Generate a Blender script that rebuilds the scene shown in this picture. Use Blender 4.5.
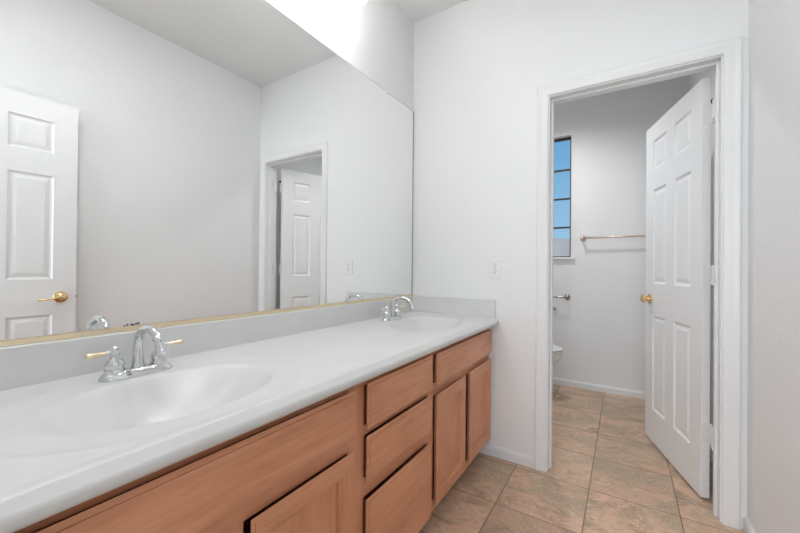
import bpy, bmesh, math, random
from mathutils import Vector, Matrix
random.seed(7)
for o in list(bpy.data.objects): bpy.data.objects.remove(o)
S = bpy.context.scene
COL = S.collection
PI = math.pi
W = 1.641          # room width, mirror wall (x=0) to right wall
H = 2.74           # ceiling
YN = -2.075        # near wall (camera stands in its doorway)
YT = 1.603         # far wall of the toilet room
WT = 0.115         # wall thickness

# ---------------------------------------------------------------- camera
cd = bpy.data.cameras.new('camera'); cam = bpy.data.objects.new('camera', cd); COL.objects.link(cam)
S.camera = cam
yaw, pitch, roll, fpx = 0.5648, 0.005, 0.0088, 353.613
F = Vector((-math.sin(yaw)*math.cos(pitch), math.cos(yaw)*math.cos(pitch), math.sin(pitch)))
R = Vector((math.cos(yaw), math.sin(yaw), 0)); U = R.cross(F)
R2 = math.cos(roll)*R + math.sin(roll)*U; U2 = -math.sin(roll)*R + math.cos(roll)*U
M = Matrix((R2, U2, -F)).transposed().to_4x4(); M.translation = Vector((1.2001, -2.0453, 1.0883))
cam.matrix_world = M
cd.sensor_width = 36; cd.lens = fpx*36/800; cd.clip_start = 0.01; cd.clip_end = 500

# ---------------------------------------------------------------- world, lights, exposure
wd = bpy.data.worlds.new('world'); S.world = wd; wd.use_nodes = True
nt = wd.node_tree; nt.nodes.clear()
tc = nt.nodes.new('ShaderNodeTexCoord'); sx = nt.nodes.new('ShaderNodeSeparateXYZ')
cr = nt.nodes.new('ShaderNodeValToRGB'); bg = nt.nodes.new('ShaderNodeBackground'); wo = nt.nodes.new('ShaderNodeOutputWorld')
nt.links.new(tc.outputs['Generated'], sx.inputs[0]); nt.links.new(sx.outputs['Z'], cr.inputs[0])
nt.links.new(cr.outputs[0], bg.inputs[0]); nt.links.new(bg.outputs[0], wo.inputs[0])
e = cr.color_ramp.elements
e[0].position = 0.0; e[0].color = (.50, .62, .74, 1)
e[1].position = 0.45; e[1].color = (.10, .28, .60, 1)
k = e.new(.09); k.color = (.30, .52, .75, 1)
k = e.new(.22); k.color = (.21, .44, .69, 1)
bg.inputs[1].default_value = 1.05
S.view_settings.view_transform = 'Standard'; S.view_settings.look = 'None'
S.view_settings.exposure = 0.07; S.view_settings.gamma = 1.0; S.view_settings.use_curve_mapping = False

def light(name, kind, loc, power, color=(1, 1, 1), size=.1, sizey=None, rot=(0, 0, 0)):
    l = bpy.data.lights.new(name, kind); l.energy = power; l.color = color
    if kind == 'AREA':
        l.size = size
        if sizey: l.shape = 'RECTANGLE'; l.size_y = sizey
    else: l.shadow_soft_size = size
    o = bpy.data.objects.new(name, l); COL.objects.link(o); o.location = loc; o.rotation_euler = rot
    return o
BED_FILL = 78; CEIL_FILL = 7; TOI = 46; VAN = 195
# fill light added behind the photographer, standing in for bedroom daylight
light('bedroom_fill_light', 'AREA', (1.0, -5.03, 1.45), BED_FILL, (.91, .96, 1), 2.2, 1.5, (PI/2, 0, 0))
# added fill at the bathroom ceiling; toilet room lamp follows the towel bar shadow
light('bathroom_fill_light', 'AREA', (.72, -1.70, 2.70), CEIL_FILL, (.98, .99, 1), .55)
tl_ = light('toilet_ceiling_lamp', 'SPOT', (.60, .85, 2.69), TOI, (1, .99, .98), .07)
tl_.data.spot_size = math.radians(150); tl_.data.spot_blend = .85
# the sun, on the far side of the house from the room
sun = light('sun', 'SUN', (20, 0, 30), 2.6, (1, .97, .92), .01, rot=(math.radians(12), math.radians(48), 0))

# ---------------------------------------------------------------- materials
def newmat(name):
    m = bpy.data.materials.new(name); m.use_nodes = True
    return m, m.node_tree, m.node_tree.nodes['Principled BSDF']
def simple(name, col, rough=.5, metal=0, coat=0, spec=.5):
    m, t, b = newmat(name)
    b.inputs['Base Color'].default_value = (*col, 1); b.inputs['Roughness'].default_value = rough
    b.inputs['Metallic'].default_value = metal; b.inputs['Coat Weight'].default_value = coat
    b.inputs['Specular IOR Level'].default_value = spec
    # faint surface variation so nothing is a perfectly flat tone
    c = t.nodes.new('ShaderNodeTexCoord'); n = t.nodes.new('ShaderNodeTexNoise'); n.inputs['Scale'].default_value = 40
    mr = t.nodes.new('ShaderNodeMapRange'); mr.inputs[3].default_value = max(0.0, rough-.03); mr.inputs[4].default_value = rough+.03
    t.links.new(c.outputs['Object'], n.inputs['Vector']); t.links.new(n.outputs[0], mr.inputs[0]); t.links.new(mr.outputs[0], b.inputs['Roughness'])
    return m
def paint(name, col, rough, scale, strength, dist=.002):
    m, t, b = newmat(name)
    b.inputs['Base Color'].default_value = (*col, 1); b.inputs['Roughness'].default_value = rough
    c = t.nodes.new('ShaderNodeTexCoord'); n = t.nodes.new('ShaderNodeTexNoise')
    n.inputs['Scale'].default_value = scale; n.inputs['Detail'].default_value = 3; n.inputs['Roughness'].default_value = .6
    bp = t.nodes.new('ShaderNodeBump'); bp.inputs['Strength'].default_value = strength; bp.inputs['Distance'].default_value = dist
    rp = t.nodes.new('ShaderNodeMapRange'); rp.inputs[1].default_value = .42; rp.inputs[2].default_value = .62
    t.links.new(c.outputs['Object'], n.inputs['Vector']); t.links.new(n.outputs[0], rp.inputs[0])
    t.links.new(rp.outputs[0], bp.inputs['Height']); t.links.new(bp.outputs[0], b.inputs['Normal'])
    return m
def wood(name, grain_axis, c0, c1, c2):
    m, t, b = newmat(name)
    c = t.nodes.new('ShaderNodeTexCoord'); mp = t.nodes.new('ShaderNodeMapping')
    sc = [28, 28, 28]; sc[grain_axis] = 1.6; mp.inputs['Scale'].default_value = sc
    n = t.nodes.new('ShaderNodeTexNoise'); n.inputs['Scale'].default_value = 3.2; n.inputs['Detail'].default_value = 6; n.inputs['Distortion'].default_value = .5
    mp2 = t.nodes.new('ShaderNodeMapping'); s2 = [5, 5, 5]; s2[grain_axis] = 2.2; mp2.inputs['Scale'].default_value = s2
    n2 = t.nodes.new('ShaderNodeTexNoise'); n2.inputs['Scale'].default_value = 1.5; n2.inputs['Detail'].default_value = 4
    mx = t.nodes.new('ShaderNodeMath'); mx.operation = 'ADD'
    ml = t.nodes.new('ShaderNodeMath'); ml.operation = 'MULTIPLY'; ml.inputs[1].default_value = .45
    m2 = t.nodes.new('ShaderNodeMath'); m2.operation = 'MULTIPLY'; m2.inputs[1].default_value = .55
    r = t.nodes.new('ShaderNodeValToRGB'); el = r.color_ramp.elements
    el[0].position = .33; el[0].color = (*c0, 1); el[1].position = .68; el[1].color = (*c2, 1); q = el.new(.5); q.color = (*c1, 1)
    for a, bb in ((c.outputs['Object'], mp.inputs[0]), (mp.outputs[0], n.inputs[0]), (c.outputs['Object'], mp2.inputs[0]), (mp2.outputs[0], n2.inputs[0]),
                  (n.outputs[0], ml.inputs[0]), (n2.outputs[0], m2.inputs[0]), (ml.outputs[0], mx.inputs[0]), (m2.outputs[0], mx.inputs[1]),
                  (mx.outputs[0], r.inputs[0]), (r.outputs[0], b.inputs['Base Color'])):
        t.links.new(a, bb)
    bp = t.nodes.new('ShaderNodeBump'); bp.inputs['Strength'].default_value = .08; bp.inputs['Distance'].default_value = .001
    t.links.new(n.outputs[0], bp.inputs['Height']); t.links.new(bp.outputs[0], b.inputs['Normal'])
    b.inputs['Roughness'].default_value = .38; b.inputs['Coat Weight'].default_value = .15; b.inputs['Coat Roughness'].default_value = .3
    return m
def tile_mat():
    m, t, b = newmat('floor_tile'); L = t.links.new; N = t.nodes.new
    c = N('ShaderNodeTexCoord'); mp = N('ShaderNodeMapping'); mp.inputs['Location'].default_value = (.358*4-.700, .358*9+.410, 0)
    br = N('ShaderNodeTexBrick'); br.offset = 0; br.squash = 1
    br.inputs['Scale'].default_value = 1; br.inputs['Brick Width'].default_value = .358; br.inputs['Row Height'].default_value = .358
    br.inputs['Mortar Size'].default_value = .0028; br.inputs['Mortar Smooth'].default_value = .3; br.inputs['Bias'].default_value = 0
    br.inputs['Color1'].default_value = (0, 0, 0, 1); br.inputs['Color2'].default_value = (1, 1, 1, 1)
    L(c.outputs['Object'], mp.inputs[0]); L(mp.outputs[0], br.inputs['Vector'])
    # per-tile offset of the stone pattern
    off = N('ShaderNodeVectorMath'); off.operation = 'SCALE'; off.inputs['Scale'].default_value = 13.7
    L(br.outputs['Color'], off.inputs[0]); ad = N('ShaderNodeVectorMath'); ad.operation = 'ADD'
    mp3 = N('ShaderNodeMapping'); mp3.inputs['Scale'].default_value = (.9, 1.35, 1); mp3.inputs['Rotation'].default_value = (0, 0, .5)
    L(c.outputs['Object'], mp3.inputs[0]); L(mp3.outputs[0], ad.inputs[0]); L(off.outputs[0], ad.inputs[1])
    n1 = N('ShaderNodeTexNoise'); n1.inputs['Scale'].default_value = 4.2; n1.inputs['Detail'].default_value = 8; n1.inputs['Roughness'].default_value = .72; n1.inputs['Distortion'].default_value = 1.6
    L(ad.outputs[0], n1.inputs[0])
    r1 = N('ShaderNodeValToRGB'); e = r1.color_ramp.elements
    e[0].position = .33; e[0].color = (.33, .24, .165, 1); e[1].position = .72; e[1].color = (.80, .59, .45, 1)
    for p_, c_ in ((.42, (.50, .33, .22)), (.52, (.68, .46, .325)), (.60, (.58, .39, .27))):
        q = e.new(p_); q.color = (*c_, 1)
    L(n1.outputs[0], r1.inputs[0])
    # greyish-green mineral patches
    n2 = N('ShaderNodeTexNoise'); n2.inputs['Scale'].default_value = 3.1; n2.inputs['Detail'].default_value = 5; n2.inputs['Distortion'].default_value = .8
    L(ad.outputs[0], n2.inputs[0]); r2 = N('ShaderNodeMapRange'); r2.inputs[1].default_value = .46; r2.inputs[2].default_value = .62; r2.inputs[4].default_value = .75
    L(n2.outputs[0], r2.inputs[0]); mx = N('ShaderNodeMix'); mx.data_type = 'RGBA'; mx.inputs[7].default_value = (.40, .32, .215, 1)
    L(r2.outputs[0], mx.inputs[0]); L(r1.outputs[0], mx.inputs[6])
    # thin light and dark veins
    n3 = N('ShaderNodeTexNoise'); n3.inputs['Scale'].default_value = 5; n3.inputs['Detail'].default_value = 7; n3.inputs['Distortion'].default_value = 2.6
    L(ad.outputs[0], n3.inputs[0])
    ab = N('ShaderNodeMath'); ab.operation = 'SUBTRACT'; ab.inputs[1].default_value = .5; L(n3.outputs[0], ab.inputs[0])
    aa = N('ShaderNodeMath'); aa.operation = 'ABSOLUTE'; L(ab.outputs[0], aa.inputs[0])
    vr = N('ShaderNodeMapRange'); vr.inputs[1].default_value = 0; vr.inputs[2].default_value = .016; vr.inputs[3].default_value = .5; vr.inputs[4].default_value = 0
    L(aa.outputs[0], vr.inputs[0]); mv = N('ShaderNodeMix'); mv.data_type = 'RGBA'; mv.inputs[7].default_value = (.82, .66, .54, 1)
    L(vr.outputs[0], mv.inputs[0]); L(mx.outputs[2], mv.inputs[6])
    ac = N('ShaderNodeMath'); ac.operation = 'SUBTRACT'; ac.inputs[1].default_value = .56; L(n3.outputs[0], ac.inputs[0])
    ad2 = N('ShaderNodeMath'); ad2.operation = 'ABSOLUTE'; L(ac.outputs[0], ad2.inputs[0])
    vd = N('ShaderNodeMapRange'); vd.inputs[1].default_value = 0; vd.inputs[2].default_value = .010; vd.inputs[3].default_value = .45; vd.inputs[4].default_value = 0
    L(ad2.outputs[0], vd.inputs[0]); md = N('ShaderNodeMix'); md.data_type = 'RGBA'; md.inputs[7].default_value = (.26, .165, .10, 1)
    L(vd.outputs[0], md.inputs[0]); L(mv.outputs[2], md.inputs[6])
    g = N('ShaderNodeMix'); g.data_type = 'RGBA'; g.inputs[7].default_value = (.24, .17, .12, 1)
    tv = N('ShaderNodeMapRange'); tv.inputs[3].default_value = .90; tv.inputs[4].default_value = 1.14; L(br.outputs['Color'], tv.inputs[0])
    vs_ = N('ShaderNodeVectorMath'); vs_.operation = 'SCALE'; L(md.outputs[2], vs_.inputs[0]); L(tv.outputs[0], vs_.inputs['Scale'])
    L(br.outputs['Fac'], g.inputs[0]); L(vs_.outputs[0], g.inputs[6]); L(g.outputs[2], b.inputs['Base Color'])
    iv = N('ShaderNodeMath'); iv.operation = 'MULTIPLY_ADD'; iv.inputs[1].default_value = -1.0; iv.inputs[2].default_value = 1.0
    L(br.outputs['Fac'], iv.inputs[0]); sm = N('ShaderNodeMath'); sm.operation = 'MULTIPLY_ADD'; sm.inputs[1].default_value = .25
    L(n1.outputs[0], sm.inputs[0]); L(iv.outputs[0], sm.inputs[2])
    bp = N('ShaderNodeBump'); bp.inputs['Strength'].default_value = .5; bp.inputs['Distance'].default_value = .003
    L(sm.outputs[0], bp.inputs['Height']); L(bp.outputs[0], b.inputs['Normal'])
    b.inputs['Roughness'].default_value = .36
    return m
WALL = paint('wall_paint', (.862, .87, .876), .6, 45, .16)
WALLT = paint('toilet_wall_paint', (.862, .87, .876), .6, 45, .16)
CEILM = paint('ceiling_paint', (.865, .87, .872), .8, 60, .2)
TRIM = paint('trim_paint', (.83, .835, .84), .34, 18, .008, .0005)
DOORM = paint('door_paint', (.88, .885, .89), .32, 60, .04, .0005)
TILE = tile_mat()
CARPET = paint('bedroom_carpet', (.55, .50, .44), .95, 300, .6)
WC0, WC1, WC2 = (.56, .235, .12), (.68, .305, .165), (.78, .375, .215)
WOODY = wood('wood_horizontal', 1, WC0, WC1, WC2)
WOODZ = wood('wood_vertical', 2, WC0, WC1, WC2)
TOE_SHADE = simple('toe_kick_shade', (.10, .04, .02), .6)  # wood darkened to paint in the shade under the cabinet
CHROME = simple('chrome', (.70, .71, .72), .05, 1)
BRASS = simple('brass', (.83, .62, .33), .16, 1)
GOLD = simple('gold_channel', (.86, .74, .52), .35, 1)
PEACH = simple('polished_gold', (.93, .78, .56), .25, 1)
NICKEL = simple('aged_nickel', (.42, .37, .33), .28, 1)
COPPER = simple('copper_bar', (.78, .62, .54), .3, 1)
MIRR = simple('mirror_silver', (.93, .94, .935), 0.0, 1)
MIRR.node_tree.links.remove(MIRR.node_tree.nodes['Principled BSDF'].inputs['Roughness'].links[0]); MIRR.node_tree.nodes['Principled BSDF'].inputs['Roughness'].default_value = 0
EDGE = simple('mirror_glass_edge', (.45, .48, .46), .2)
SPOT = simple('desilvered_spot', (.02, .02, .02), .6)
PLAST = simple('white_plastic', (.85, .855, .85), .35)
SLOT = simple('slot_black', (.03, .03, .03), .6)
CERAM = simple('white_ceramic', (.84, .84, .83), .08, 0, .5)
BRONZE = simple('dark_bronze', (.03, .026, .022), .4)
DARKM = simple('dark_rubber', (.03, .03, .03), .6)
HILLM = paint('hazy_hill', (.60, .50, .42), .9, 1.2, .5)
GROUND = paint('outdoor_ground', (.40, .34, .27), .95, 8, .5)

def marble():
    m, t, b = newmat('cultured_marble'); c = t.nodes.new('ShaderNodeTexCoord'); n = t.nodes.new('ShaderNodeTexNoise')
    n.inputs['Scale'].default_value = 3; n.inputs['Detail'].default_value = 5; n.inputs['Distortion'].default_value = 2
    r = t.nodes.new('ShaderNodeValToRGB'); r.color_ramp.elements[0].color = (.70, .705, .70, 1); r.color_ramp.elements[1].color = (.735, .74, .735, 1)
    r.color_ramp.elements[0].position = .35; r.color_ramp.elements[1].position = .6
    t.links.new(c.outputs['Object'], n.inputs[0]); t.links.new(n.outputs[0], r.inputs[0]); t.links.new(r.outputs[0], b.inputs['Base Color'])
    b.inputs['Roughness'].default_value = .32; b.inputs['Coat Weight'].default_value = .1; b.inputs['Coat Roughness'].default_value = .06
    return m
MARBLE = marble()
def emis(name, col, s):
    m, t, b = newmat(name); b.inputs['Emission Color'].default_value = (*col, 1); b.inputs['Emission Strength'].default_value = s
    return m
BULB = emis('lit_bulb', (1, .975, .94), VAN)
def shade_mat():
    m = bpy.data.materials.new('ribbed_glass'); m.use_nodes = True; t = m.node_tree; t.nodes.clear(); N = t.nodes.new; L = t.links.new
    o = N('ShaderNodeOutputMaterial'); tr = N('ShaderNodeBsdfTransparent'); gl = N('ShaderNodeBsdfGlossy'); tl = N('ShaderNodeBsdfTranslucent')
    gl.inputs['Roughness'].default_value = .1; tl.inputs[0].default_value = (.95, .95, .95, 1)
    m1 = N('ShaderNodeMixShader'); m2 = N('ShaderNodeMixShader')
    c = N('ShaderNodeTexCoord'); s = N('ShaderNodeSeparateXYZ'); at = N('ShaderNodeMath'); at.operation = 'ARCTAN2'
    L(c.outputs['Object'], s.inputs[0]); L(s.outputs[0], at.inputs[0]); L(s.outputs[1], at.inputs[1])
    mu = N('ShaderNodeMath'); mu.operation = 'MULTIPLY'; mu.inputs[1].default_value = 36; L(at.outputs[0], mu.inputs[0])
    si = N('ShaderNodeMath'); si.operation = 'SINE'; L(mu.outputs[0], si.inputs[0])
    mr = N('ShaderNodeMapRange'); mr.inputs[1].default_value = -1; mr.inputs[2].default_value = 1; mr.inputs[3].default_value = .0; mr.inputs[4].default_value = .55
    L(si.outputs[0], mr.inputs[0]); L(mr.outputs[0], m1.inputs[0]); L(tr.outputs[0], m1.inputs[1]); L(tl.outputs[0], m1.inputs[2])
    m2.inputs[0].default_value = .1; L(m1.outputs[0], m2.inputs[1]); L(gl.outputs[0], m2.inputs[2]); L(m2.outputs[0], o.inputs[0])
    return m
SHADE = shade_mat()
def glass_mat():
    m = bpy.data.materials.new('window_glass'); m.use_nodes = True; t = m.node_tree; t.nodes.clear(); N = t.nodes.new; L = t.links.new
    o = N('ShaderNodeOutputMaterial'); tr = N('ShaderNodeBsdfTransparent'); gl = N('ShaderNodeBsdfGlossy'); gl.inputs['Roughness'].default_value = .02
    tr.inputs[0].default_value = (.95, .97, .97, 1); f = N('ShaderNodeFresnel'); f.inputs[0].default_value = 1.3
    mx = N('ShaderNodeMixShader'); L(f.outputs[0], mx.inputs[0]); L(tr.outputs[0], mx.inputs[1]); L(gl.outputs[0], mx.inputs[2]); L(mx.outputs[0], o.inputs[0])
    return m
GLASS = glass_mat()

# ---------------------------------------------------------------- mesh helpers
def obj(name, bm, mat, parent=None, smooth=False, bevel=0, kind=None, label=None, cat=None, group=None, loc=None):
    bmesh.ops.recalc_face_normals(bm, faces=bm.faces[:])
    me = bpy.data.meshes.new(name); bm.to_mesh(me); bm.free()
    if smooth:
        for p in me.polygons: p.use_smooth = True
    for m in (mat if isinstance(mat, (list, tuple)) else [mat]): me.materials.append(m)
    o = bpy.data.objects.new(name, me); COL.objects.link(o)
    if loc is not None: o.location = loc
    if parent: o.parent = parent
    if bevel:
        b = o.modifiers.new('bevel', 'BEVEL'); b.width = bevel; b.segments = 2; b.limit_method = 'ANGLE'; b.angle_limit = math.radians(40)
        b.harden_normals = False
    if smooth == 'auto':
        pass
    tag(o, label, cat, group, kind)
    return o
def tag(o, label=None, cat=None, group=None, kind=None):
    if label: o['label'] = label
    if cat: o['category'] = cat
    if group: o['group'] = group
    if kind: o['kind'] = kind
def empty(name, loc, label, cat, rotz=0, group=None, kind=None):
    o = bpy.data.objects.new(name, None); COL.objects.link(o); o.location = loc; o.rotation_euler = (0, 0, rotz)
    o.empty_display_size = .05; tag(o, label, cat, group, kind); return o
def BM(): return bmesh.new()
def box(bm, a, b):
    x0, y0, z0 = a; x1, y1, z1 = b
    v = [bm.verts.new(p) for p in ((x0, y0, z0), (x1, y0, z0), (x1, y1, z0), (x0, y1, z0), (x0, y0, z1), (x1, y0, z1), (x1, y1, z1), (x0, y1, z1))]
    for f in ((0, 3, 2, 1), (4, 5, 6, 7), (0, 1, 5, 4), (1, 2, 6, 5), (2, 3, 7, 6), (3, 0, 4, 7)): bm.faces.new([v[i] for i in f])
    return bm
def frame_of(d):
    d = d.normalized(); up = Vector((0, 0, 1)) if abs(d.z) < .9 else Vector((1, 0, 0))
    a = d.cross(up).normalized(); return a, d.cross(a).normalized()
def tube(bm, pts, rad, n=16, caps=True, squash=None):
    """sweep a circle along points; rad scalar or list; parallel-transport frame"""
    pts = [Vector(p) for p in pts]; m = len(pts); rad = rad if isinstance(rad, (list, tuple)) else [rad]*m
    tans = [(pts[min(i+1, m-1)]-pts[max(i-1, 0)]).normalized() for i in range(m)]
    a, b = frame_of(tans[0]); rings = []
    for i in range(m):
        if i:
            q = tans[i-1].rotation_difference(tans[i]); a = q @ a; b = q @ b
        sq = squash or 1
        rings.append([bm.verts.new(pts[i] + (a*math.cos(t)+b*math.sin(t)*sq)*rad[i]) for t in [2*PI*k/n for k in range(n)]])
    for r0, r1 in zip(rings, rings[1:]):
        for k in range(n): bm.faces.new((r0[k], r0[(k+1) % n], r1[(k+1) % n], r1[k]))
    if caps: bm.faces.new(rings[0][::-1]); bm.faces.new(rings[-1])
    return bm
def lathe(bm, prof, origin=(0, 0, 0), axis=(0, 0, 1), n=32, caps=True):
    ax = Vector(axis).normalized(); a, b = frame_of(ax); o = Vector(origin); rings = []
    for r, h in prof: rings.append([bm.verts.new(o+ax*h+(a*math.cos(t)+b*math.sin(t))*max(r, 1e-4)) for t in [2*PI*k/n for k in range(n)]])
    for r0, r1 in zip(rings, rings[1:]):
        for k in range(n): bm.faces.new((r0[k], r0[(k+1) % n], r1[(k+1) % n], r1[k]))
    if caps: bm.faces.new(rings[0][::-1]); bm.faces.new(rings[-1])
    return bm
def smooth_angle(o, deg=35):
    me = o.data
    for p in me.polygons: p.use_smooth = True
    me.set_sharp_from_angle(angle=math.radians(deg)); return o
def rect_rings(bm, rings, conv, cap_back=True):
    """rings: list of (u0,v0,u1,v1,w): concentric rectangles bridged; first is closed at the back, last filled. conv maps (u,v,w)->xyz"""
    prev = None
    for (u0, v0, u1, v1, w) in rings:
        r = [bm.verts.new(conv(u, v, w)) for u, v in ((u0, v0), (u1, v0), (u1, v1), (u0, v1))]
        if prev:
            for k in range(4): bm.faces.new((prev[k], prev[(k+1) % 4], r[(k+1) % 4], r[k]))
        elif cap_back: bm.faces.new(r[::-1])
        prev = r
    bm.faces.new(prev); return bm
def inset(u0, v0, u1, v1, i, w): return (u0+i, v0+i, u1-i, v1-i, w)
def prism(bm, prof, p0, p1, conv):
    """extrude a closed 2D profile (a,b) between parameters p0 and p1; conv(a,b,p)"""
    r0 = [bm.verts.new(conv(a, b, p0)) for a, b in prof]; r1 = [bm.verts.new(conv(a, b, p1)) for a, b in prof]; n = len(prof)
    for k in range(n): bm.faces.new((r0[k], r0[(k+1) % n], r1[(k+1) % n], r1[k]))
    bm.faces.new(r0[::-1]); bm.faces.new(r1); return bm

# ---------------------------------------------------------------- setting: room shell
def st(name, bm, mat, label, **k): return obj(name, bm, mat, kind='structure', label=label, **k)
st('floor', box(BM(), (-.12, YN-WT, -.08), (W+.12, YT+.12, 0)), TILE, 'brown swirled stone-look square floor tiles running into the toilet room')
st('ceiling', box(BM(), (-.12, YN-WT, H), (W+.12, YT+.12, H+.08)), CEILM, 'plain white ceiling above the mirror wall')
st('wall_left', box(BM(), (-.12, YN-WT, 0), (0, YT+.12, H)), WALL, 'white wall carrying the long vanity mirror')
OX0, OX1, OZ = .857, 1.555, 2.024       # clear opening between jambs (toilet doorway)
JT = .018
b = BM(); box(b, (0, 0, 0), (OX0-JT, WT, H)); box(b, (OX1+JT, 0, 0), (W, WT, H)); box(b, (OX0-JT, 0, OZ+JT), (OX1+JT, WT, H))
st('wall_far', b, WALL, 'white wall at the end of the counter, holding the doorway and outlet')
st('wall_right', box(BM(), (W, YN-WT, 0), (W+.12, YT+.12, H)), WALL, 'white wall at the far right of the photo, opposite the mirror')
NX0, NX1 = .86, 1.60
b = BM(); box(b, (0, YN-WT, 0), (NX0, YN, H)); box(b, (NX1, YN-WT, 0), (W, YN, H)); box(b, (NX0, YN-WT, 2.04), (NX1, YN, H))
st('wall_near', b, WALL, 'white wall with the entry doorway the photo is taken from')
# toilet room far wall with window hole
WX0, WX1, WZ0, WZ1 = .17, .778, 1.205, 2.355
b = BM(); box(b, (0, YT, 0), (WX0, YT+.12, H)); box(b, (WX1, YT, 0), (W, YT+.12, H)); box(b, (WX0, YT, 0), (WX1, YT+.12, WZ0)); box(b, (WX0, YT, WZ1), (WX1, YT+.12, H))
st('wall_back', b, WALLT, 'white far wall of the toilet room with window and towel bar')
# bedroom behind the camera, only there for the added fill light
BY = -5.1
st('floor_bedroom', box(BM(), (-1.2, BY, -.08), (3.4, YN-WT, 0)), CARPET, 'carpeted bedroom floor behind the camera')
st('ceiling_bedroom', box(BM(), (-1.2, BY, H), (3.4, YN-WT, H+.08)), CEILM, 'bedroom ceiling behind the camera')
b = BM(); box(b, (-1.3, BY, 0), (-1.2, YN-WT, H)); box(b, (3.4, BY, 0), (3.5, YN-WT, H))
box(b, (-1.2, YN-WT-.02, 0), (-.12, YN-WT, H)); box(b, (W+.12, YN-WT-.02, 0), (3.4, YN-WT, H))
st('wall_bedroom_sides', b, WALL, 'bedroom walls behind the camera')
b = BM(); box(b, (-1.3, BY-.1, 0), (-.15, BY, H)); box(b, (2.15, BY-.1, 0), (3.5, BY, H)); box(b, (-.15, BY-.1, 0), (2.15, BY, .65)); box(b, (-.15, BY-.1, 2.25), (2.15, BY, H))
st('wall_bedroom_end', b, WALL, 'bedroom wall behind the camera with a wide opening added for light')

# baseboards
BP = [(0, 0), (.011, 0), (.011, .042), (.008, .052), (.004, .058), (0, .060)]
def baseboard(name, along, p0, p1, conv, label):
    o = st(name, prism(BM(), BP, p0, p1, conv), TRIM, label); return o
baseboard('baseboard_far', 'x', .462, .794, lambda a, z, p: (p, -a, z), 'short white baseboard between vanity cabinet and door casing')
baseboard('baseboard_right', 'y', YN+.0, -.001, lambda a, z, p: (W-a, p, z), 'white baseboard on the right-hand wall')
baseboard('baseboard_back', 'x', 0.011, W-.011, lambda a, z, p: (p, YT-a, z), 'white baseboard along the far wall of the toilet room')
baseboard('baseboard_toilet_right', 'y', WT, YT-.0005, lambda a, z, p: (W-a, p, z), 'white baseboard in the toilet room behind the open door')
baseboard('baseboard_toilet_left', 'y', WT, YT-.0005, lambda a, z, p: (a, p, z), 'white baseboard behind the toilet')

# door casing (colonial profile) + jambs
CP = [(0, 0), (.057, 0), (.057, .0135), (.054, .016), (.048, .016), (.034, .0125), (.014, .0115), (.004, .0105), (0, .008)]
def casing(name, x0, x1, z, face_y, sgn, label, clip=None):
    """x0,x1 inner edges; mitred U-shape"""
    bm = BM()
    rings = []
    for st_ in range(4):
        ring = []
        for a, t in CP:
            y = face_y + sgn*t
            ring.append(bm.verts.new([(x0-a, y, 0), (x0-a, y, z+a), (x1+a, y, z+a), (x1+a, y, 0)][st_]))
        rings.append(ring)
    n = len(CP)
    for r0, r1 in zip(rings, rings[1:]):
        for k in range(n): bm.faces.new((r0[k], r0[(k+1) % n], r1[(k+1) % n], r1[k]))
    bm.faces.new(rings[0][::-1]); bm.faces.new(rings[-1])
    return st(name, bm, TRIM, label)
casing('trim_1', OX0-.006, OX1+.006, OZ+.006, 0, -1, 'white moulded casing around the toilet room doorway')
casing('trim_2', OX0-.006, OX1+.006, OZ+.006, WT, 1, 'white casing on the toilet room side of the doorway')
b = BM()
box(b, (OX0-JT, 0, 0), (OX0, WT, OZ+JT)); box(b, (OX1, 0, 0), (OX1+JT, WT, OZ+JT)); box(b, (OX0, 0, OZ), (OX1, WT, OZ+JT))
box(b, (OX0, .040, 0), (OX0+.011, .074, OZ)); box(b, (OX1-.011, .040, 0), (OX1, .074, OZ)); box(b, (OX0+.011, .040, OZ-.011), (OX1-.011, .074, OZ))
st('trim_3', b, TRIM, 'white door jamb lining with stop strip inside the toilet doorway', bevel=.0015)

# ---------------------------------------------------------------- six-panel doors
def door_leaf(parent, w=.68, t=.035, z0=.012, z1=2.010):
    """leaf in local coordinates: x 0..w from hinge, y 0..t thick (y=0 is the visible face)"""
    xs = [0, .102, .284, .386, .568, w]
    zs = [z0, .217, .808, 1.008, 1.596, 1.724, 1.905, z1]
    bm = BM()
    for side in (0, 1):
        y = lambda d: d if side == 0 else t-d
        for i in range(5):
            for j in range(7):
                x0, x1, a, c = xs[i], xs[i+1], zs[j], zs[j+1]
                if i in (1, 3) and j in (1, 3, 5):
                    rings = [(x0, a, x1, c, 0), inset(x0, a, x1, c, .006, .006), inset(x0, a, x1, c, .012, .0085), inset(x0, a, x1, c, .016, .0085), inset(x0, a, x1, c, .036, .003)]
                    rect_rings(bm, rings, lambda u, v, d: (u, y(d), v), cap_back=False)
                else:
                    v = [bm.verts.new((px, y(0), pz)) for px, pz in ((x0, a), (x1, a), (x1, c), (x0, c))]; bm.faces.new(v)
    for i in range(5):
        for zz in (z0, z1):
            v = [bm.verts.new(p) for p in ((xs[i], 0, zz), (xs[i+1], 0, zz), (xs[i+1], t, zz), (xs[i], t, zz))]; bm.faces.new(v)
    for j in range(7):
        for xx in (0, w):
            v = [bm.verts.new(p) for p in ((xx, 0, zs[j]), (xx, t, zs[j]), (xx, t, zs[j+1]), (xx, 0, zs[j+1]))]; bm.faces.new(v)
    bmesh.ops.remove_doubles(bm, verts=bm.verts[:], dist=1e-5)
    return obj('leaf', bm, DOORM, parent)
def knob(parent, x, z, y0, sg, name='door_knob'):
    k = obj(name, lathe(BM(), [(.032, 0), (.032, .004), (.028, .008), (.013, .011), (.011, .018), (.014, .023), (.023, .029), (.0275, .037), (.0265, .045), (.018, .051), (.006, .053)], (x, y0, z), (0, sg, 0)), BRASS, parent, smooth=True)
    smooth_angle(k, 40); return k
ang = math.radians(106.3)
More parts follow.
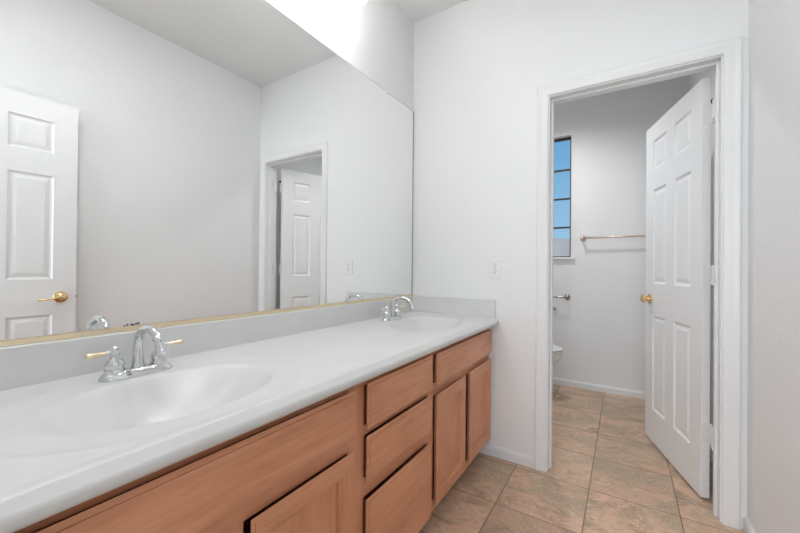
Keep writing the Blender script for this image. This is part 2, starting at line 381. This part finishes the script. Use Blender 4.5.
d1 = empty('door_1', (1.5125, .152, 0), 'white six-panel door standing open into the toilet room', 'door', ang, kind='structure')
# local +x runs from hinge to free edge; local y must point to the back side (toilet-room right wall)
leaf = door_leaf(d1); leaf.scale = (1, -1, 1)     # thickness towards -y local (= right/back)
leaf.data.flip_normals()
knob(d1, .606, .907, 0, 1); knob(d1, .606, .907, -.035, -1)
b = BM(); box(b, (.6795, -.030, .878), (.6815, -.005, .936)); lt = obj('latch_plate', b, BRASS, d1, label='brass latch plate')
for z in (1.835, 1.069, .320):
    b = BM(); box(b, (-.0015, -.035, z-.045), (.0, -.004, z+.045))
    lathe(b, [(.0055, -.046), (.006, -.044), (.006, .044), (.0055, .046)], (-.006, -.0395, z), n=14)
    box(b, (-.008, -.0415, z-.045), (-.006, -.0385, z+.045))
    h = obj('hinge', b, TRIM, d1, bevel=.0005)
    # leaf on the jamb
b = BM(); lathe(b, [(.006, 0), (.007, .004), (.007, .016), (.004, .020)], (-.006, -.0395, 1.884), n=14); tube(b, [(-.006, -.0395, 1.892), (-.014, -.036, 1.892), (-.020, -.030, 1.892)], .006, 8)
obj('hinge_stop', b, DARKM, d1, smooth=True, label='dark rubber-tipped hinge stop')
# jamb-side hinge leaves belong to the lining
b = BM()
for z in (1.835, 1.069, .320): box(b, (OX1-.0125, .078, z-.045), (OX1-.0, .1135, z+.045))
hl = obj('jamb_hinge_leaves', b, TRIM, bpy.data.objects['trim_3'])

# entry door, open against the right wall (seen in the mirror)
d2 = empty('door_2', (1.578, -1.297, 0), 'white six-panel door with brass lever, seen only in the mirror at left', 'door', -PI/2, kind='structure')
# local x runs from free edge toward hinge (-y world)
lf = door_leaf(d2, z1=2.022)              # local y 0..t -> world +x
b = BM(); lathe(b, [(.033, 0), (.033, .003), (.030, .007), (.016, .011), (.0115, .014), (.0115, .040)], (.068, 0, .905), (0, -1, 0))
rs = obj('rosette', b, BRASS, d2, smooth=True); smooth_angle(rs, 35)
b = BM(); tube(b, [(.060, -.043, .905), (.075, -.045, .906), (.10, -.046, .903), (.135, -.045, .897), (.168, -.043, .894), (.176, -.042, .896)], [.009, .0115, .0085, .007, .0085, .004], 16, squash=.7)
obj('lever', b, BRASS, d2, smooth=True)
b = BM(); box(b, (-.0015, .006, .877), (.0005, .029, .933)); lp = obj('latch_plate', b, BRASS, d2)
b = BM(); box(b, (-.010, .010, .899), (-.0016, .024, .911)); obj('latch_bolt', b, NICKEL, lp)

# ---------------------------------------------------------------- window
win = empty('window_1', (0, 0, 0), 'narrow toilet room window with dark muntins and blue sky', 'window', kind='structure')
fy = YT+.055
b = BM()
for a, c in (((WX0, WZ0), (WX0+.016, WZ1)), ((WX1-.016, WZ0), (WX1, WZ1)), ((WX0+.016, WZ1-.02), (WX1-.016, WZ1)), ((WX0+.016, WZ0), (WX1-.016, WZ0+.012))):
    box(b, (a[0], fy, a[1]), (c[0], fy+.03, c[1]))
obj('window_frame', b, BRONZE, win)
for z in (1.493, 1.768, 2.045):
    obj('muntin', box(BM(), (WX0+.016, fy+.006, z-.008), (WX1-.016, fy+.022, z+.008)), BRONZE, win)
mxx = (WX0+WX1)/2
obj('muntin', box(BM(), (mxx-.008, fy+.0055, WZ0+.012), (mxx+.008, fy+.0225, WZ1-.02)), BRONZE, win)
obj('pane', box(BM(), (WX0+.014, fy+.012, WZ0+.010), (WX1-.014, fy+.016, WZ1-.018)), GLASS, win)
b = BM(); box(b, (WX0-.035, YT-.028, WZ0-.018), (WX1+.035, YT-.0005, WZ0)); box(b, (WX0+.0005, YT-.0005, WZ0-.0005), (WX1-.0005, fy, WZ0+.002)); obj('window_sill', b, TRIM, win, bevel=.003)
b = BM()
for a, c in (((WX0-.016, WZ0), (WX0, WZ1+.016)), ((WX1, WZ0), (WX1+.016, WZ1+.016)), ((WX0, WZ1), (WX1, WZ1+.016))): box(b, (a[0], YT-.004, a[1]), (c[0], YT-.0004, c[1]))
obj('window_casing', b, TRIM, win)
# outdoors
b = BM(); n = 60; pr = None
for i in range(n+1):
    x = -90+180*i/n; hh = 8.8+1.6*math.sin(i*.33)+1.0*math.sin(i*.9+1)+.5*math.sin(i*2.3)
    r = [b.verts.new((x, 75+3*math.sin(i), 0)), b.verts.new((x, 88, hh*.7)), b.verts.new((x, 100, hh)), b.verts.new((x, 125, 0))]
    if pr:
        for k in range(3): b.faces.new((pr[k], r[k], r[k+1], pr[k+1]))
    pr = r
st('hill', b, HILLM, 'hazy grey hills low in the toilet room window', smooth=True)
st('ground', box(BM(), (-120, YT+.13, -.6), (120, 140, -.3)), GROUND, 'dry ground outside the window')

# ---------------------------------------------------------------- vanity cabinet
XF, XD = .530, .550
van = empty('vanity_cabinet', (.27, -1.03, 0), 'long reddish-brown maple vanity cabinet under the white counter', 'cabinet')
van_off = Vector((-.27, 1.03, 0))
def vobj(name, bm, mat, parent=van, **k):
    bmesh.ops.translate(bm, vec=van_off, verts=bm.verts[:]); return obj(name, bm, mat, parent, **k)
Y0, Y1, ZB, ZT = -2.072, -.003, .075, .764
b = BM(); box(b, (.004, Y0, ZB), (.505, Y1, ZB+.018)); box(b, (.004, Y0, ZB+.018), (.505, Y0+.018, ZT)); box(b, (.004, Y1-.018, ZB+.018), (.505, Y1, ZT)); box(b, (.004, Y0+.018, ZB+.018), (.012, Y1-.018, ZT))
box(b, (.012, -1.225, ZB+.018), (.505, -1.207, .70)); box(b, (.012, -.755, ZB+.018), (.505, -.737, .70))
vobj('carcass', b, WOODZ)
# face frame: vertical stiles full height, rails between
for a, c in [(Y0, -1.965), (-1.262, -1.185), (-.775, -.720), (-.028, Y1)]: vobj('face_frame_stile', box(BM(), (.505, a, ZB), (XF, c, ZT)), WOODZ, bevel=.0008)
b = BM()
for (a, c), rails in (((-1.965, -1.262), [(ZB, .12), (.555, .61), (.728, ZT)]), ((-1.185, -.775), [(ZB, .10), (.385, .445), (.575, .605), (.728, ZT)]), ((-.720, -.028), [(ZB, .12), (.555, .61), (.728, ZT)])):
    for z0, z1 in rails: box(b, (.505, a, z0), (XF-.0005, c, z1))
box(b, (.505, -1.625, .12), (XF-.001, -1.590, .555)); box(b, (.505, -.398, .12), (XF-.001, -.358, .555))
vobj('face_frame_rails', b, WOODY, bevel=.0008)
vobj('toe_kick', box(BM(), (.440, Y0, 0), (.455, Y1, ZB)), TOE_SHADE)
conv = lambda u, v, w: (w, u, v)
def slab(y0, y1, z0, z1, name):
    bm = BM()
    rr = [inset(y0, z0, y1, z1, .015, XF+.0003), inset(y0, z0, y1, z1, .013, XF+.011), inset(y0, z0, y1, z1, .001, XF+.0160), inset(y0, z0, y1, z1, .0, XF+.0180), inset(y0, z0, y1, z1, .011, XF+.0195), inset(y0, z0, y1, z1, .0118, XF+.0222)]
    rect_rings(bm, rr, conv); return vobj(name, bm, WOODY)
def shaker(y0, y1, z0, z1):
    bm = BM(); f = .058
    rr = [inset(y0, z0, y1, z1, .015, XF+.0003), inset(y0, z0, y1, z1, .013, XF+.011), inset(y0, z0, y1, z1, .001, XF+.0160), inset(y0, z0, y1, z1, .0, XF+.0180), inset(y0, z0, y1, z1, .009, XF+.0195), inset(y0, z0, y1, z1, .0098, XF+.0215),
          inset(y0, z0, y1, z1, f-.008, XF+.0215), inset(y0, z0, y1, z1, f-.005, XF+.016), inset(y0, z0, y1, z1, f, XF+.0155), inset(y0, z0, y1, z1, f+.003, XF+.0065)]
    prev = None; bm2 = BM()
    # frame
    for (u0, v0, u1, v1, w) in rr:
        r = [bm.verts.new(conv(u, v, w)) for u, v in ((u0, v0), (u1, v0), (u1, v1), (u0, v1))]
        if prev:
            for k in range(4):
                fc = bm.faces.new((prev[k], prev[(k+1) % 4], r[(k+1) % 4], r[k])); fc.material_index = 0 if k in (1, 3) else 1
        else: bm.faces.new(r[::-1])
        prev = r
    u0, v0, u1, v1, w = rr[-1]; bm.faces.new(prev)
    dr = vobj('cabinet_door', bm, [WOODZ, WOODY])
    vobj('recessed_panel', box(BM(), (w+.0002, u0+.0005, v0+.0005), (w+.001, u1-.0005, v1-.0005)), WOODZ, dr)
    return dr
slab(-1.965, -1.247, .605, .736, 'false_drawer_front'); slab(-.726, -.014, .604, .736, 'false_drawer_front')
for z0, z1 in ((.600, .739), (.438, .580), (.088, .389)): slab(-1.193, -.765, z0, z1, 'drawer_front')
shaker(-1.960, -1.628, .105, .562); shaker(-1.586, -1.254, .105, .562)
shaker(-.723, -.403, .105, .567); shaker(-.352, -.020, .105, .569)

# ---------------------------------------------------------------- countertop with integral bowls
ZC, ZU, XE = .805, .766, .588
BOWLS = [(.325, -1.632), (.325, -.398)]
def sstep(a, b_, x):
    t = min(1, max(0, (x-a)/(b_-a))); return t*t*(3-2*t)
def top_z(x, y):
    z = ZC
    for bx, by in BOWLS:
        r = math.hypot((x-bx)/.160, (y-by)/.222)
        if r < 1.75:
            z -= .0030*(1-sstep(1.34, 1.48, r))                 # shallow recessed oval round the bowl
            if r < 1.07:
                z -= .108*(1-(r/1.07)**2)**1.15
    z += .0018*sstep(.545, .560, x)
    if x > .566:
        q = x-.566
        z -= .95*max(0, q-.005)+.0008*sstep(0, .005, q)+.00*q
    return z
top = empty('vanity_countertop', (.29, -1.03, ZU), 'long white cultured marble countertop with two moulded oval sinks', 'countertop')
toff = Vector((-.29, 1.03, -ZU))
def tobj(name, bm, mat, parent=top, **k):
    bmesh.ops.translate(bm, vec=toff, verts=bm.verts[:]); return obj(name, bm, mat, parent, **k)
b = BM()
xs = [i*.005 for i in range(0, 114)]; xs = [x for x in xs if x < .5645]+[.565, .566, .5675, .569, .5705, .572, .574, .577, .580, .583, .5855]+[XE]
ny = 414; ys = [Y0+(-.0015-Y0)*j/ny for j in range(ny+1)]
grid = [[b.verts.new((max(x, .002), y, top_z(x, y))) for x in xs] for y in ys]
for j in range(ny):
    for i in range(len(xs)-1): b.faces.new((grid[j][i], grid[j][i+1], grid[j+1][i+1], grid[j+1][i]))
# rounded nose under the edge and the underside; bowls hang below it
nose = [(XE+.001, ZC-.021), (XE+.001, ZC-.030), (XE-.004, ZU+.002), (XE-.009, ZU), (.5, ZU)]
prev = [grid[j][-1] for j in range(ny+1)]
for nx_, nz_ in nose:
    cur = [b.verts.new((nx_, y, nz_)) for y in ys]
    for j in range(ny): b.faces.new((prev[j], cur[j], cur[j+1], prev[j+1]))
    prev = cur
c = tobj('basin_top', b, MARBLE, smooth=True); smooth_angle(c, 50)
bp = obj
b = BM(); prism(b, [(.002, ZC-.003), (.021, ZC-.003), (.021, .899), (.0185, .902), (.002, .902)], Y0, -.0015, lambda x, z, p: (x, p, z)); tobj('backsplash', b, MARBLE)
b = BM(); prism(b, [(-.0015, ZC-.003), (-.021, ZC-.003), (-.021, .908), (-.0185, .911), (-.0015, .911)], .0215, .568, lambda y, z, p: (p, y, z)); tobj('side_splash', b, MARBLE, bevel=.0015)
for bx, by in BOWLS:
    zz = top_z(bx, by)
    b = BM(); lathe(b, [(.022, 0), (.022, .002), (.018, .003), (.016, .001), (.012, .0035), (.004, .005)], (bx, by, zz+.0005)); d = tobj('drain', b, CHROME, smooth=True)

# ---------------------------------------------------------------- mirror
MZ0, MZ1 = .906, 2.133
mir = obj('wall_mirror', box(BM(), (.002, -2.068, MZ0+.002), (.0075, -.018, MZ1)), MIRR, label='large frameless mirror covering the wall above the counter', cat='mirror')
obj('polished_edge', box(BM(), (.0015, -.0178, MZ0+.002), (.0078, -.0060, MZ1)), EDGE, mir)
obj('polished_edge', box(BM(), (.0015, -2.068, MZ1+.0001), (.0078, -.0060, MZ1+.003)), EDGE, mir)
b = BM(); box(b, (.0008, -2.068, .9025), (.0125, -.004, .9045)); box(b, (.0105, -2.068, .9046), (.0125, -.004, .9165)); box(b, (.0008, -2.068, .9046), (.0018, -.004, .9075))
obj('bottom_channel', b, GOLD, mir, label='gold metal channel holding the bottom edge')
b = BM(); box(b, (.0078, -.335, MZ1-.012), (.0100, -.317, MZ1+.012)); box(b, (.0005, -.335, MZ1+.0032), (.0078, -.317, MZ1+.012)); obj('mirror_clip', b, PLAST, mir)
for y, z, w_, h_ in ((-1.616, .9185, .006, .003), (-1.609, .9205, .004, .006), (-1.600, .920, .003, .006), (-1.595, .9195, .006, .004), (-1.588, .9205, .005, .005), (-1.582, .9215, .004, .006)):
    b = BM(); vs = [b.verts.new((.00765, y+w_*.6*math.cos(a)*random.uniform(.7, 1.2), z+h_*.6*math.sin(a)*random.uniform(.7, 1.2))) for a in [2*PI*k/9 for k in range(9)]]
    b.faces.new(vs); r_ = bmesh.ops.extrude_face_region(b, geom=b.faces[:]); bmesh.ops.translate(b, vec=(.0002, 0, 0), verts=[v for v in r_['geom'] if isinstance(v, bmesh.types.BMVert)])
    obj('dark_spot', b, SPOT, mir, label='black fleck where the silvering has failed')

# ---------------------------------------------------------------- faucets
def make_faucet(label):
    root = empty('faucet', (0, 0, 0), label, 'faucet', group='chrome centerset faucets')
    # base plate (boat shaped), long axis y
    b = BM(); rings = []
    for (ly, lx, z) in ((.083, .029, 0), (.083, .029, .004), (.078, .025, .012), (.070, .020, .018), (.060, .015, .020)):
        ring = []
        for k in range(48):
            t = 2*PI*k/48; c_, s_ = math.cos(t), math.sin(t)
            ring.append(b.verts.new((lx*(abs(s_)**.75)*(1 if s_ > 0 else -1), ly*(abs(c_)**.8)*(1 if c_ > 0 else -1), z)))
        rings.append(ring)
    for r0, r1 in zip(rings, rings[1:]):
        for k in range(48): b.faces.new((r0[k], r0[(k+1) % 48], r1[(k+1) % 48], r1[k]))
    b.faces.new(rings[0][::-1]); b.faces.new(rings[-1])
    smooth_angle(obj('base_plate', b, CHROME, root), 40)
    # gooseneck spout in x-z plane
    pts = [(0, 0, .018), (0, 0, .042), (0, 0, .066)]
    cx_, cz_, rr = .062, .080, .062
    for k in range(0, 17):
        a = PI - PI*.82*k/16; pts.append((cx_+rr*math.cos(a), 0, cz_+.045*math.sin(a)))
    pts.append((.1225, 0, .092)); pts.append((.1285, 0, .077))
    n_ = len(pts); rad = [.0105]*(n_-4)+[.0105, .0105, .011, .011]
    rad[0] = .016; rad[1] = .0125
    b = BM(); tube(b, pts, rad, 20); sp = smooth_angle(obj('spout', b, CHROME, root), 50)
    d_ = (Vector(pts[-1])-Vector(pts[-2])).normalized()
    b = BM(); lathe(b, [(.0118, 0), (.0135, .002), (.0135, .006), (.0118, .008)], Vector(pts[-4]), d_, 24); smooth_angle(obj('collar', b, CHROME, sp), 40)
    b = BM(); lathe(b, [(.0115, -.002), (.0125, 0), (.0125, .010), (.0095, .012), (.0095, .013)], Vector(pts[-1]), d_, 24); smooth_angle(obj('aerator', b, CHROME, sp), 40)
    for s in (-1, 1):
        y = s*.051
        b = BM(); lathe(b, [(.020, .014), (.0215, .020), (.0205, .026), (.0195, .030), (.0215, .034), (.021, .040), (.017, .048), (.010, .054), (.0085, .058), (.0105, .061), (.0115, .067), (.0105, .073), (.006, .077), (.005, .080), (.001, .082)], (0, y, 0), n=28)
        hd = smooth_angle(obj('handle', b, CHROME, root), 45)
        dx = .15
        P0 = Vector((0, y, .067)); dr_ = Vector((dx, s, .02)).normalized()
        b = BM(); tube(b, [P0+dr_*.006, P0+dr_*.014, P0+dr_*.018], [.006, .0055, .007], 14); obj('lever_stem', b, CHROME, hd, smooth=True)
        b = BM(); tube(b, [P0+dr_*t for t in (.018, .021, .030, .045, .056, .060)], [.0045, .0052, .0046, .0062, .0072, .0045], 14); obj('lever_tip', b, PEACH, hd, smooth=True, label='polished gold lever tip')
    b = BM(); lathe(b, [(.003, .018), (.003, .052), (.0055, .054), (.0065, .059), (.004, .063)], (-.020, 0, 0), n=14); obj('lift_rod', b, CHROME, root, smooth=True)
    return root
f1 = make_faucet('chrome two-handle faucet with gold lever tips beside the nearer sink')
def copy_tree(o, parent=None):
    c = o.copy(); COL.objects.link(c)
    if parent: c.parent = parent
    for ch in list(o.children): copy_tree(ch, c)
    return c
f2 = copy_tree(f1); f2['label'] = 'chrome two-handle faucet at the far sink, by the corner of the counter'
f1.location = (.112, -1.623, ZC-.0028); f2.location = (.112, -.404, ZC-.0028)

# ---------------------------------------------------------------- outlet
out = empty('wall_outlet', (.565, -.001, 1.092), 'white duplex electrical outlet on the wall beside the doorway', 'outlet')
b = BM(); rect_rings(b, [(-.035, -.0575, .035, .0575, 0), (-.035, -.0575, .035, .0575, .003), (-.031, -.0535, .031, .0535, .0055)], lambda u, v, w: (u, -w, v)); obj('cover_plate', b, PLAST, out)
for s in (-1, 1):
    b = BM(); vs = []
    for k in range(24):
        t = 2*PI*k/24; vs.append((.0168*math.cos(t), max(-.0135, min(.0135, .0175*math.sin(t)))+s*.0195))
    prism(b, vs, .005, .0072, lambda u, v, p: (u, -p, v)); rc = obj('receptacle', b, PLAST, out)
    b = BM(); box(b, (-.0075, -.0076, s*.0195-.001), (-.0055, -.0070, s*.0195+.009)); box(b, (.0055, -.0076, s*.0195), (.0075, -.0070, s*.0195+.008)); lathe(b, [(.0028, 0), (.0028, .0006)], (0, -.0070, s*.0195-.007), (0, -1, 0), 12); obj('socket_slots', b, SLOT, rc)
b = BM(); lathe(b, [(.003, 0), (.003, .001)], (0, -.0056, 0), (0, -1, 0), 12); obj('screw', b, NICKEL, out)

# ---------------------------------------------------------------- vanity light
VY, VZ = -1.02, 2.485
vl = empty('vanity_light', (0, VY, VZ), 'vanity wall light with ribbed glass shades above the mirror', 'light fixture')
b = BM(); rect_rings(b, [(-.30, -.055, .30, .055, .001), (-.30, -.055, .30, .055, .010), (-.285, -.04, .285, .04, .022)], lambda u, v, w: (w, u, v)); obj('back_plate', b, PLAST, vl)
for k in range(3):
    y = -.21+.21*k
    b = BM(); tube(b, [(.022, y, 0), (.08, y, .008), (.13, y, .004), (.15, y, -.02)], .008, 12); ar = obj('arm', b, CHROME, vl, smooth=True)
    b = BM(); lathe(b, [(.022, .0), (.026, -.005), (.026, -.03), (.022, -.034)], (.15, y, -.02), n=24); obj('socket', b, CHROME, ar, smooth=True)
    b = BM(); n_ = 96; rings = []
    for r_, h_ in ((.030, -.045), (.040, -.060), (.052, -.085), (.060, -.115), (.066, -.145), (.070, -.160)):
        rings.append([b.verts.new(((r_+.0018*math.cos(24*2*PI*q/n_)*min(1, r_/.05))*math.cos(2*PI*q/n_), (r_+.0018*math.cos(24*2*PI*q/n_))*math.sin(2*PI*q/n_), h_)) for q in range(n_)])
    for r0, r1 in zip(rings, rings[1:]):
        for q in range(n_): b.faces.new((r0[q], r0[(q+1) % n_], r1[(q+1) % n_], r1[q]))
    sh = obj('glass_shade', b, SHADE, vl, smooth=True, loc=(.15, y, 0))
    so = sh.modifiers.new('thick', 'SOLIDIFY'); so.thickness = .003
    b = BM(); lathe(b, [(.012, -.050), (.013, -.058), (.022, -.070), (.026, -.083), (.022, -.096), (.012, -.104), (.002, -.106)], (.15, y, 0), n=20); obj('bulb', b, BULB, vl, smooth=True)

# ---------------------------------------------------------------- toilet room fittings
tb = empty('towel_bar', (.88, YT, 1.377), 'copper-toned towel bar on the toilet room wall, right of the window', 'towel bar')
def rosette(bm, x, z, L=.062):
    lathe(bm, [(.027, 0), (.027, -.004), (.022, -.009), (.012, -.013), (.009, -.02), (.009, -L+.008), (.012, -L), (.010, -L-.010), (.003, -L-.013)], (x, 0, z), (0, 1, 0), 24)
for x in (0, .61): b = BM(); rosette(b, x, 0); obj('post', b, COPPER, tb, smooth=True)
b = BM(); tube(b, [(.0, -.062, 0), (.61, -.062, 0)], .0075, 14); obj('bar', b, COPPER, tb, smooth=True)
tp = empty('toilet_paper_holder', (.752, YT, .833), 'empty dark metal toilet paper holder on the wall below the window', 'paper holder')
for x in (0, -.16): b = BM(); rosette(b, x, 0, .070); obj('post', b, NICKEL, tp, smooth=True)
b = BM(); tube(b, [(0, -.070, 0), (-.02, -.070, .0), (-.14, -.070, 0), (-.16, -.070, 0)], [.006, .009, .009, .006], 14); obj('roller', b, NICKEL, tp, smooth=True)
b = BM(); lathe(b, [(.018, 0), (.018, -.006), (.015, -.012), (.015, -.028), (.011, -.030)], (0, 0, 0), (0, 1, 0), 20)
wk = obj('wall_bumper', b, NICKEL, smooth=True, loc=(.638, YT, .715), label='small dark metal knob on the wall just under the paper holder', cat='wall knob')

# toilet against the left wall
TY = 1.175
to = empty('toilet', (0, TY, 0), 'white toilet, only its bowl tip showing past the door casing', 'toilet')
def oval(cx_, rx, ry, back, n=48):
    out_ = []
    for k in range(n):
        t = 2*PI*k/n; c_ = math.cos(t); r = rx if c_ > 0 else back
        out_.append((cx_+r*c_, ry*math.sin(t)))
    return out_
def loft(bm, secs, cap0=True, cap1=True):
    rings = [[bm.verts.new((x, y, z)) for x, y in s] for s, z in secs]; n = len(rings[0])
    for r0, r1 in zip(rings, rings[1:]):
        for k in range(n): bm.faces.new((r0[k], r0[(k+1) % n], r1[(k+1) % n], r1[k]))
    if cap0: bm.faces.new(rings[0][::-1])
    if cap1: bm.faces.new(rings[-1])
    return bm
b = BM(); loft(b, [(oval(.40, .20, .115, .20), 0), (oval(.40, .195, .11, .19), .03), (oval(.40, .175, .095, .18), .12), (oval(.41, .20, .105, .19), .19), (oval(.44, .26, .145, .22), .27), (oval(.46, .295, .175, .24), .34), (oval(.465, .305, .183, .245), .375), (oval(.465, .300, .180, .24), .392)], cap1=False)
loft(b, [(oval(.465, .300, .180, .24), .392), (oval(.465, .255, .14, .19), .392), (oval(.455, .22, .12, .16), .30), (oval(.44, .08, .06, .07), .20)], cap0=False)
bmesh.ops.remove_doubles(b, verts=b.verts[:], dist=1e-5); smooth_angle(obj('bowl', b, CERAM, to), 50)
b = BM(); loft(b, [(oval(.465, .303, .183, .225), .394), (oval(.465, .308, .186, .225), .400), (oval(.465, .305, .184, .225), .410), (oval(.465, .295, .176, .22), .413)]); smooth_angle(obj('seat', b, PLAST, to), 50)
b = BM(); loft(b, [(oval(.465, .303, .182, .225), .416), (oval(.465, .307, .185, .225), .422), (oval(.465, .300, .180, .22), .431), (oval(.465, .26, .15, .19), .436)]); smooth_angle(obj('lid', b, PLAST, to), 50)
b = BM(); loft(b, [([(.03, -.20), (.21, -.19), (.21, .19), (.03, .20)], .392), ([(.02, -.23), (.225, -.22), (.225, .22), (.02, .23)], .72)]); obj('tank', b, CERAM, to, bevel=.02)
b = BM(); box(b, (.014, -.238, .721), (.233, .238, .752)); obj('tank_lid', b, CERAM, to, bevel=.008)
b = BM(); lathe(b, [(.012, 0), (.012, .008), (.008, .012)], (.226, -.16, .66), (1, 0, 0), 16); tube(b, [(.238, -.16, .66), (.242, -.13, .655), (.240, -.09, .648)], [.006, .005, .006], 10); obj('flush_lever', b, CHROME, to, smooth=True)
b = BM(); box(b, (.10, -.11, .18), (.24, .11, .3915)); obj('tank_bracket', b, CERAM, to, bevel=.02)

# ceiling light rings; the bathroom one is added around the unseen fill light
for i, (x, y, l) in enumerate(((.72, -1.70, 'white ceiling ring added around the bathroom fill light'), (.60, .85, 'white ceiling dome light in the toilet room'))):
    cl = empty('ceiling_light', (x, y, H), l, 'ceiling light')
    b = BM(); lathe(b, [(.13, 0), (.13, -.015), (.12, -.02)], n=32); obj('base_ring', b, PLAST, cl, smooth=False)
